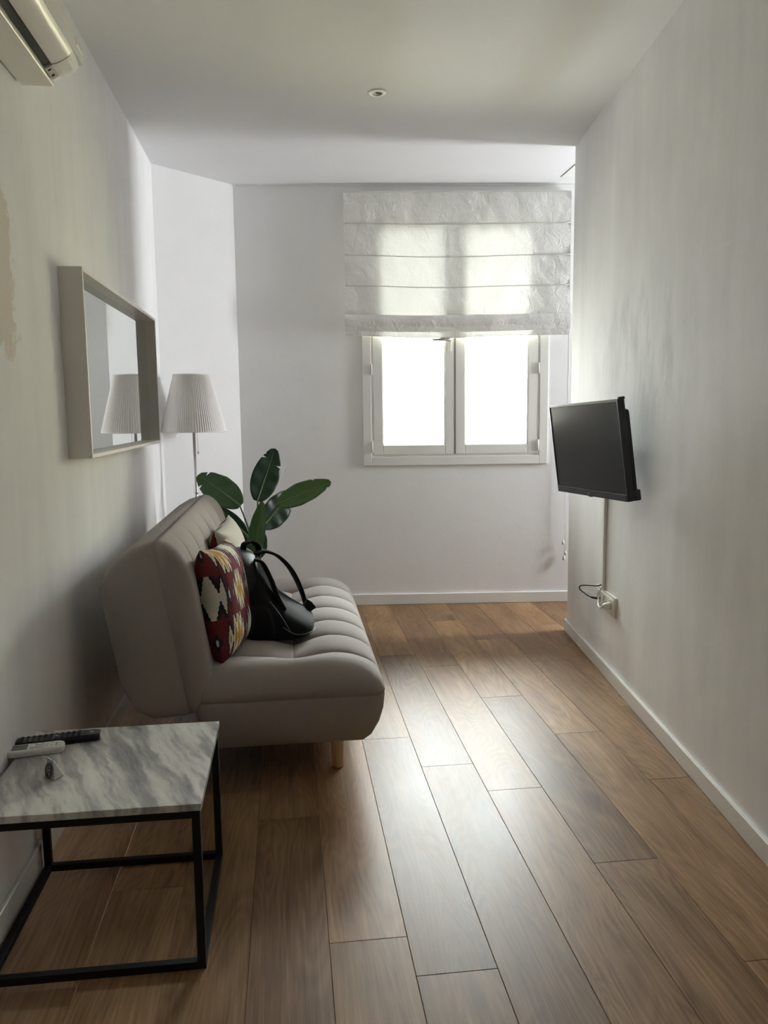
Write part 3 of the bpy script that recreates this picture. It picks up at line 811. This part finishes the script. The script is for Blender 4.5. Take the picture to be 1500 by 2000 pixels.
leaf((-.212, 4.71, .520), (-.158, 4.72, .835), .105, (-.35, -1, .0), M_LEAFL, .03, .32, (), (Cn(-.01, -.04), (-.208, 4.73, .42)), pr=.75)
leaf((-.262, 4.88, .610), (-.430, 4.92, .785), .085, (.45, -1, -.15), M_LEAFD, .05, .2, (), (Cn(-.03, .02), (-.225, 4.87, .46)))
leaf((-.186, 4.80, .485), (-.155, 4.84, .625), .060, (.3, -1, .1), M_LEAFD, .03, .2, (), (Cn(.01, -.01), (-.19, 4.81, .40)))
leaf((-.240, 4.87, .47), (-.330, 4.95, .640), .110, (.3, -1, .1), M_LEAFD, .03, .2, (), (Cn(-.02, .01), (-.215, 4.86, .38)))

# ---------------------------------------------------------------- floor lamp
lp_ = tag(empty('floor_lamp', (-.570, 5.00, 0)), 'floor lamp with a white pleated shade behind the sofa', 'lamp')
lathe('base', [(.0, .0), (.128, 0), (.130, .004), (.128, .014), (.10, .020), (.02, .028), (.012, .05), (.0, .05)], M_CHROME, lp_, 48)
tube('pole', [(0, 0, .03), (0, 0, 1.36)], .0085, M_CHROME, lp_, 16)
lathe('pole_collar', [(.0085, .86), (.0115, .862), (.0115, .885), (.0085, .887)], M_CHROME, lp_, 20)
tube('socket', [(0, 0, 1.26), (0, 0, 1.37)], .018, M_WHITEP, lp_, 16)
NP = 84
sh = lathe('lamp_shade', [(.194, 1.243)] + [(.194 + (.110 - .194) * k / 8, 1.249 + (1.580 - 1.249) * k / 8) for k in range(9)] + [(.110, 1.590)], M_SHADE, lp_, NP * 4,
           rip=lambda j, i: (.0028 * math.sin(j * math.pi / 2) if 0 < i < 10 else .001))
solid(sh, .0016)
for rr_, z in ((.1945, 1.246), (.1105, 1.587)):
    tube('rim', [(rr_ * math.cos(a), rr_ * math.sin(a), z) for a in [2 * math.pi * k / 64 for k in range(65)]], .0035, M_SHADE, lp_, 8)
for k in range(3):
    a = 2 * math.pi * k / 3 + .4
    tube('shade_spoke', [(0, 0, 1.37), (.10 * math.cos(a) * .5, .10 * math.sin(a) * .5, 1.50), (.104 * math.cos(a), .104 * math.sin(a), 1.58)], .002, M_CHROME, lp_, 6)
lathe('bulb', [(.0, 1.37), (.015, 1.372), (.028, 1.42), (.03, 1.44), (.02, 1.465), (.0, 1.472)], mat('frosted_bulb', (.85, .84, .8), .3), lp_, 20)
ch = tube('pull_chain', [(.016, -.006, 1.29), (.020, -.008, 1.24), (.022, -.008, 1.125)], .0014, M_CHROME, lp_, 6)
lathe('chain_bead', [(.0, .009), (.0045, .004), (.006, -.003), (.004, -.009), (.0, -.010)], M_SILVER, ch, 14, loc=(.022, -.008, 1.118))

# ---------------------------------------------------------------- mirror
mi = tag(empty('wall_mirror', (LX, 3.7, 1.53)), 'large rectangular mirror in a deep white box frame on the left wall', 'mirror')
mi.rotation_euler = (0, 0, 0)
MY0, MY1, MZ0, MZ1, MD, MT = -.755, .80, -.332, .333, .082, .014
M_MFR = mat('white_foil_frame', (.82, .80, .75), .4)
for lo, hi in (((0, MY0, MZ0), (MD, MY0 + MT, MZ1)), ((0, MY1 - MT, MZ0), (MD, MY1, MZ1)), ((0, MY0 + MT, MZ0), (MD, MY1 - MT, MZ0 + MT)), ((0, MY0 + MT, MZ1 - MT), (MD, MY1 - MT, MZ1))):
    box('frame_rail', lo, hi, M_MFR, mi, .001, seg=1)
box('mirror_glass', (.026, MY0 + MT, MZ0 + MT), (.031, MY1 - MT, MZ1 - MT), mat('silvered_glass', (.86, .90, .87), .0, 1.0), mi)
box('backing_board', (.004, MY0 + MT, MZ0 + MT), (.026, MY1 - MT, MZ1 - MT), M_GREYP, mi)

# ---------------------------------------------------------------- air conditioner
ac = tag(empty('air_conditioner', (LX, 2.64, 2.335)), 'white split air conditioner high on the left wall', 'air conditioner')
def prism(name, prof, y0, y1, m, parent, smooth=False):
    n = len(prof)
    vs = [(x, y0, z) for x, z in prof] + [(x, y1, z) for x, z in prof]
    fs = [tuple(range(n)), tuple(range(2 * n - 1, n - 1, -1))] + [(i, (i + 1) % n, n + (i + 1) % n, n + i) for i in range(n)]
    return fix_normals(link(name, vs, fs, m, parent, smooth))
Y0A, Y1A = -.86, 0.0
AW = mat('ac_white_plastic', (.80, .79, .745), .28)
# back box with the sunken outlet slot
prism('body', [(.002, .006), (.098, .001), (.104, .004), (.106, .060), (.150, .075), (.165, .12), (.115, .265), (.10, .29), (.002, .29)], Y0A, Y1A - .016, AW, ac)
prism('bottom_panel', [(.010, .004), (.012, -.002), (.1025, -.002), (.1045, .0005), (.1005, .006)], Y0A, Y1A - .004, AW, ac)
prism('outlet_slot', [(.1065, .02), (.1065, .012), (.128, .022), (.128, .05), (.1065, .05)], Y0A, Y1A - .115, M_DARK, ac)
arc = [(p.x, p.y) for p in catmull([(.128, .020, 0), (.142, .0235, 0), (.156, .030, 0), (.170, .038, 0), (.181, .047, 0), (.189, .058, 0)], 4)]
prism('louver', arc + [(x - .006, z + .008) for x, z in arc[::-1]], Y0A, Y1A - .112, AW, ac)
fr_ = [(.190, .061), (.1955, .080), (.191, .110), (.166, .180), (.137, .250), (.118, .286)]
prism('front_panel', fr_ + [(x - .012, z - .002) for x, z in fr_[::-1]], Y0A, Y1A - .006, AW, ac)
# rounded end cap beside the louver
capp = [(.1075, .006), (.128, .018), (.142, .0215), (.156, .028), (.170, .036), (.181, .045), (.188, .0585), (.150, .075), (.107, .06)]
rg = []
for k in range(7):
    a = k / 6; yy_ = Y1A - .110 + .110 * math.sin(a * math.pi / 2); sc = 1 - .16 * (1 - math.cos(a * math.pi / 2))
    rg.append([Vector((.10 + (x - .10) * sc, yy_, .062 + (z - .062) * sc)) for x, z in capp])
fix_normals(loft('end_cap', rg, AW, ac, True, False))
ip = prism('indicator_panel', [(.1085, .0055), (.1275, .0165), (.1275, .021), (.1085, .011)], Y1A - .108, Y1A - .035, mat('indicator_grey', (.42, .41, .39), .35), ac)
prism('indicator_lens', [(.113, .0072), (.121, .0118), (.121, .014), (.113, .010)], Y1A - .098, Y1A - .090, M_DARK, ac)
prism('indicator_lens', [(.113, .0072), (.121, .0118), (.121, .014), (.113, .010)], Y1A - .062, Y1A - .052, M_DARK, ac)
prism('side_latch', [(.189, .075), (.197, .085), (.1925, .108), (.184, .11)], Y1A - .09, Y1A - .02, AW, ac)

# ---------------------------------------------------------------- television
tvc = Vector((1.3645, 3.5595, 1.1665))
yaw_, til, rol = .074, .125, .030
a_ = Vector((math.sin(yaw_), -math.cos(yaw_), 0)); nn_ = Vector((-math.cos(yaw_), -math.sin(yaw_), 0))
up_ = Vector((0, 0, 1)) * math.cos(til) + nn_ * math.sin(til)
ax_ = a_ * math.cos(rol) + up_ * math.sin(rol); uz_ = up_ * math.cos(rol) - a_ * math.sin(rol); ny_ = ax_.cross(uz_)   # ny_ points out of the screen
tv = tag(empty('television'), 'black flat television tilted on the right wall', 'television')
TM = Matrix((ax_, uz_, ny_)).transposed().to_4x4(); TM.translation = tvc; tv.matrix_world = TM
M_TV = mat('black_gloss_plastic', (.008, .008, .009), .3)
M_SCR = mat('dark_screen', (.009, .009, .0095), .2, spec=.28)
hw, hh = .365, .2175
rails_ = [((-hw, -hh, -.028), (-hw + .010, hh, 0)), ((hw - .010, -hh, -.028), (hw, hh, 0)), ((-hw + .010, hh - .011, -.028), (hw - .010, hh, 0)), ((-hw + .010, -hh, -.028), (hw - .010, -hh + .030, .002))]
boxes('bezel', rails_, M_TV, tv, .0015)
box('screen', (-hw + .010, -hh + .030, -.020), (hw - .010, hh - .011, -.003), M_SCR, tv)
box('trim_strip', (-hw + .004, -hh + .0285, -.001), (hw - .004, -hh + .0310, .0022), mat('steel_grey_strip', (.25, .25, .26), .3, .6), tv)
box('back_shell', (-hw + .004, -hh + .004, -.034), (hw - .004, hh - .004, -.021), M_TV, tv, .003)
bm = bmesh.new(); add_box(bm, (-.30, -hh + .02, -.064), (.345, hh - .045, -.034), .018)
from_bm('rear_housing', bm, M_TV, tv)
box('corner_cap', (hw - .012, hh - .004, -.034), (hw + .001, hh + .008, -.006), M_TV, tv, .002)
box('stand_block', (.25, -hh - .002, -.066), (hw - .004, -hh + .045, -.034), M_TV, tv, .006)
lg = lathe('logo_badge', [(.0, .0012), (.006, .0012), (.007, 0)], mat('badge_grey', (.16, .16, .17), .4), tv, 20, loc=(0, -hh + .014, .002))
box('receiver', (-.016, -hh - .004, -.008), (.016, -hh, -.001), M_TV, tv, .001)
# swivel bracket between set and wall
br = tag(empty('wall_bracket'), 'black swivel bracket holding the television off the right wall', 'bracket')
wp = Vector((rwx(3.62), 3.62, 1.17)); tc = tvc - ny_ * .066
box('wall_plate', (-.008, -.06, -.10), (-.0005, .06, .10), M_BLACKM, br, .002, Matrix.Translation(wp) @ Matrix.Rotation(RA, 4, 'Z'))
tube('arm', [wp + Vector((-.006, 0, 0)), (wp + tc) / 2 + Vector((0, .03, 0)), tc], .014, M_BLACKM, br, 10, 4)

# ---------------------------------------------------------------- conduit, outlet, cables
def RW(y, d, z): # point d in front of the right wall
    return Vector((rwx(y) - d * math.cos(.11225), y + d * math.sin(.11225), z))
TW = lambda y: Matrix.Translation((rwx(y), y, 0)) @ Matrix.Rotation(RA, 4, 'Z')
cc = tag(box('cable_conduit', (-.016, -.013, .440), (0, .013, 1.06), M_TRIM, None, .003, TW(3.835)), 'white vertical cable conduit between the television and the outlet', 'conduit')
ol = tag(empty('wall_outlet'), 'cream multi-gang wall outlet low on the right wall', 'outlet')
ol.matrix_world = TW(3.785)
box('plate', (-.011, -.170, .340), (0, .170, .440), M_CREAMP, ol, .003)
box('inner_frame', (-.0135, -.155, .354), (-.010, .155, .426), M_WHITEP, ol, .0015)
for k in range(3):
    y = -.103 + k * .103
    s_ = lathe('socket', [(.033, 0), (.031, .0025), (.021, .002), (.0205, -.004), (.0, -.004)], M_CREAMP, ol, 28, mtx=Matrix.Translation((-.0135, y, .390)) @ Matrix.Rotation(-math.pi / 2, 4, 'Y'))
    for q in (-.009, .009):
        tube('pin_hole', [(-.0095, y + q, .390), (-.0105, y + q, .390)], .0028, M_DARK, s_, 8)
pg = tag(empty('power_plug'), 'white plug with its short cable in the nearest socket of the outlet', 'plug')
lathe('plug_body', [(.0, .040), (.009, .040), (.012, .034), (.019, .012), (.0195, 0), (.0, 0)], M_WHITEP, pg, 24, mtx=TW(3.785) @ Matrix.Translation((-.014, -.105, .388)) @ Matrix.Rotation(-math.pi / 2, 4, 'Y'))
tube('cable', [RW(3.835, .010, .455), RW(3.84, .022, .430), RW(3.825, .034, .392), RW(3.775, .048, .368), RW(3.715, .055, .372), RW(3.682, .052, .386)], .0042, M_WHITEP, pg, 8, 8)
bc = tag(empty('aerial_cable'), 'thin black looped cable hanging from the conduit beside the outlet', 'cable')
tube('cable', [RW(3.835, .012, .462), RW(3.87, .030, .448), RW(3.93, .062, .438), RW(3.99, .085, .422), RW(4.00, .085, .402), RW(3.965, .070, .389), RW(3.92, .052, .383)], .0035, M_BLACKM, bc, 8, 8)
tube('connector', [RW(3.945, .063, .386), RW(3.90, .046, .381), RW(3.87, .030, .383), RW(3.86, .014, .386)], .0065, M_BLACKM, bc, 10)

# ---------------------------------------------------------------- recessed ceiling spot
sp = tag(empty('recessed_spotlight', (.462, 3.955, H_)), 'small round white recessed spotlight in the ceiling, unlit', 'light')
lathe('trim_ring', [(.024, .0), (.023, -.003), (.026, -.0065), (.034, -.0075), (.043, -.006), (.046, -.003), (.046, 0)], mat('spot_white', (.96, .96, .95), .25), sp, 40)
lathe('reflector', [(.0, -.0012), (.012, -.0014), (.024, -.004)], mat('spot_reflector', (.05, .048, .045), .4), sp, 32)
lathe('bulb', [(.0, -.0065), (.006, -.006), (.010, -.0015)], mat('spot_bulb', (.16, .155, .15), .5), sp, 20)

# ---------------------------------------------------------------- marble table
TX0, TX1, TY0, TY1, TZ = -.757, -.228, 1.835, 2.352, .430
tb = tag(empty('side_table', ((TX0 + TX1) / 2, (TY0 + TY1) / 2, 0)), 'square side table with a marble top on a black metal cube frame', 'table')
tw, tl = (TX1 - TX0) / 2, (TY1 - TY0) / 2
box('tabletop', (-tw, -tl, TZ - .018), (tw, tl, TZ), M_MARBLE, tb, .0018)
b_ = .020; e_ = .004
zt = TZ - .0182
for sx in (-1, 1):
    for sy in (-1, 1):
        x0, y0 = sx * (tw - e_ - b_ / 2), sy * (tl - e_ - b_ / 2)
        box('leg', (x0 - b_ / 2, y0 - b_ / 2, 0), (x0 + b_ / 2, y0 + b_ / 2, zt), M_BLACKM, tb, .0015, seg=1)
for z0 in (0.0, zt - b_):
    for s in (-1, 1):
        yb = s * (tl - e_ - b_ / 2); xb = s * (tw - e_ - b_ / 2)
        box('rail', (-tw + e_ + b_, yb - b_ / 2, z0), (tw - e_ - b_, yb + b_ / 2, z0 + b_), M_BLACKM, tb, .001, seg=1)
        box('rail', (xb - b_ / 2, -tl + e_ + b_, z0), (xb + b_ / 2, tl - e_ - b_, z0 + b_), M_BLACKM, tb, .001, seg=1)
# white box of a wall socket low on the left wall, behind the table leg
so = tag(box('wall_socket', (LX, 2.335, .100), (LX + .022, 2.385, .30), M_WHITEP, None, .003), 'white surface socket box above the left baseboard behind the table', 'socket')

def rrect(w, h, rad, n=6):
    out = []
    for cx, cy, a0 in ((w / 2 - rad, h / 2 - rad, 0), (-w / 2 + rad, h / 2 - rad, 90), (-w / 2 + rad, -h / 2 + rad, 180), (w / 2 - rad, -h / 2 + rad, 270)):
        for k in range(n + 1):
            a = math.radians(a0 + 90 * k / n); out.append((cx + rad * math.cos(a), cy + rad * math.sin(a)))
    return out
def slab(name, w, h, rad, levels, m, parent):
    """rounded bar lying flat; levels = (z, inset)"""
    rings = [[Vector((x * (1 - 2 * ins / w), y * (1 - 2 * ins / h), z)) for x, y in rrect(w, h, rad)] for z, ins in levels]
    return fix_normals(loft(name, rings, m, parent, True, False))
# black television remote
rb = tag(empty('remote_control', (-.666, 2.254, TZ), (0, 0, math.radians(10))), 'long black television remote at the back of the marble table', 'remote control')
M_RB = mat('remote_black', (.010, .010, .011), .28)
slab('shell', .225, .046, .010, [(0, .004), (.004, .001), (.014, 0), (.019, .001), (.0215, .004)], M_RB, rb)
M_BTN = mat('button_rubber', (.035, .035, .038), .6)
M_BTNL = mat('button_light', (.32, .32, .33), .5)
for i in range(11):
    for j in range(3):
        q = slab('button', .0095, .0085, .003, [(.0205, 0), (.0235, .0004), (.0245, .0015)], M_BTNL if (i == 6 and j == 1) else M_BTN, rb)
        q.location = (-.095 + i * .0150, -.0125 + j * .0125, 0)
box('front_cap', (.1085, -.019, .004), (.114, .019, .0195), M_SILVER, rb, .0025)
box('label_plate', (.083, -.006, .0212), (.094, .006, .0219), M_BTNL, rb)
# white air-conditioner remote
rw = tag(empty('remote_control', (-.711, 2.194, TZ), (0, 0, math.radians(9))), 'short white air conditioner remote with a grey display, in front of the black remote', 'remote control')
M_RW = mat('remote_white', (.78, .78, .75), .35)
slab('shell', .150, .052, .016, [(0, .005), (.003, .001), (.012, 0), (.017, .0015), (.0195, .005)], M_RW, rw)
box('display', (-.060, -.017, .0190), (-.020, .017, .0203), mat('lcd_grey', (.16, .165, .155), .2), rw, .0005)
box('button_panel', (-.015, -.018, .0190), (.022, .018, .0200), mat('panel_pale_grey', (.52, .52, .50), .4), rw, .0005)
for (x, y, w_, h_) in ((-.006, 0, .012, .020), (.008, .009, .010, .009), (.008, -.009, .010, .009), (.030, .011, .007, .007), (.030, 0, .007, .007), (.030, -.011, .007, .007), (.042, .011, .007, .007), (.042, 0, .007, .007), (.042, -.011, .007, .007)):
    q = slab('button', w_, h_, .0025, [(.0192, 0), (.0212, .0004), (.0217, .001)], M_RW, rw); q.location = (x, y, 0)
box('slot_mark', (.052, -.010, .0192), (.055, .010, .0198), M_GREYP, rw)
# small bent metal tag
ti = tag(empty('metal_trinket', (-.622, 2.035, TZ), (0, 0, math.radians(56))), 'small grey metal wedge-shaped tag with an embossed oval face, standing on the marble', 'trinket')
tv_ = [(-.015, -.024, 0), (.019, -.020, 0), (.019, .016, 0), (-.015, .016, 0), (-.006, -.012, .046), (-.001, -.010, .047), (-.001, .010, .049), (-.006, .012, .049)]
o = fix_normals(link('wedge', tv_, [(0, 1, 2, 3), (4, 5, 6, 7), (0, 1, 5, 4), (1, 2, 6, 5), (2, 3, 7, 6), (3, 0, 4, 7)], M_SILVER, ti))
bv = o.modifiers.new('bevel', 'BEVEL'); bv.width = .003; bv.segments = 2
fr3 = Matrix.Translation((-.0118, -.002, .022)) @ Matrix.Rotation(math.radians(11), 4, 'Y')
ovm = mat('trinket_dark_relief', (.12, .12, .115), .5, .6)
tube('oval_rim', [fr3 @ Vector((-.0005, .013 * math.cos(a), .018 * math.sin(a))) for a in [2 * math.pi * k / 40 for k in range(41)]], .0016, ovm, ti, 6)
for z in (-.009, .0, .009):
    tube('embossed_loop', [fr3 @ Vector((-.0004, .0055 * math.cos(a), z + .0048 * math.sin(a))) for a in [2 * math.pi * k / 20 for k in range(21)]], .0011, ovm, ti, 6)
tube('ring_loop', [(-.004, .0, .046), (-.010, .006, .054), (-.016, .014, .056), (-.018, .02, .052)], .0022, M_SILVER, ti, 8, 4)
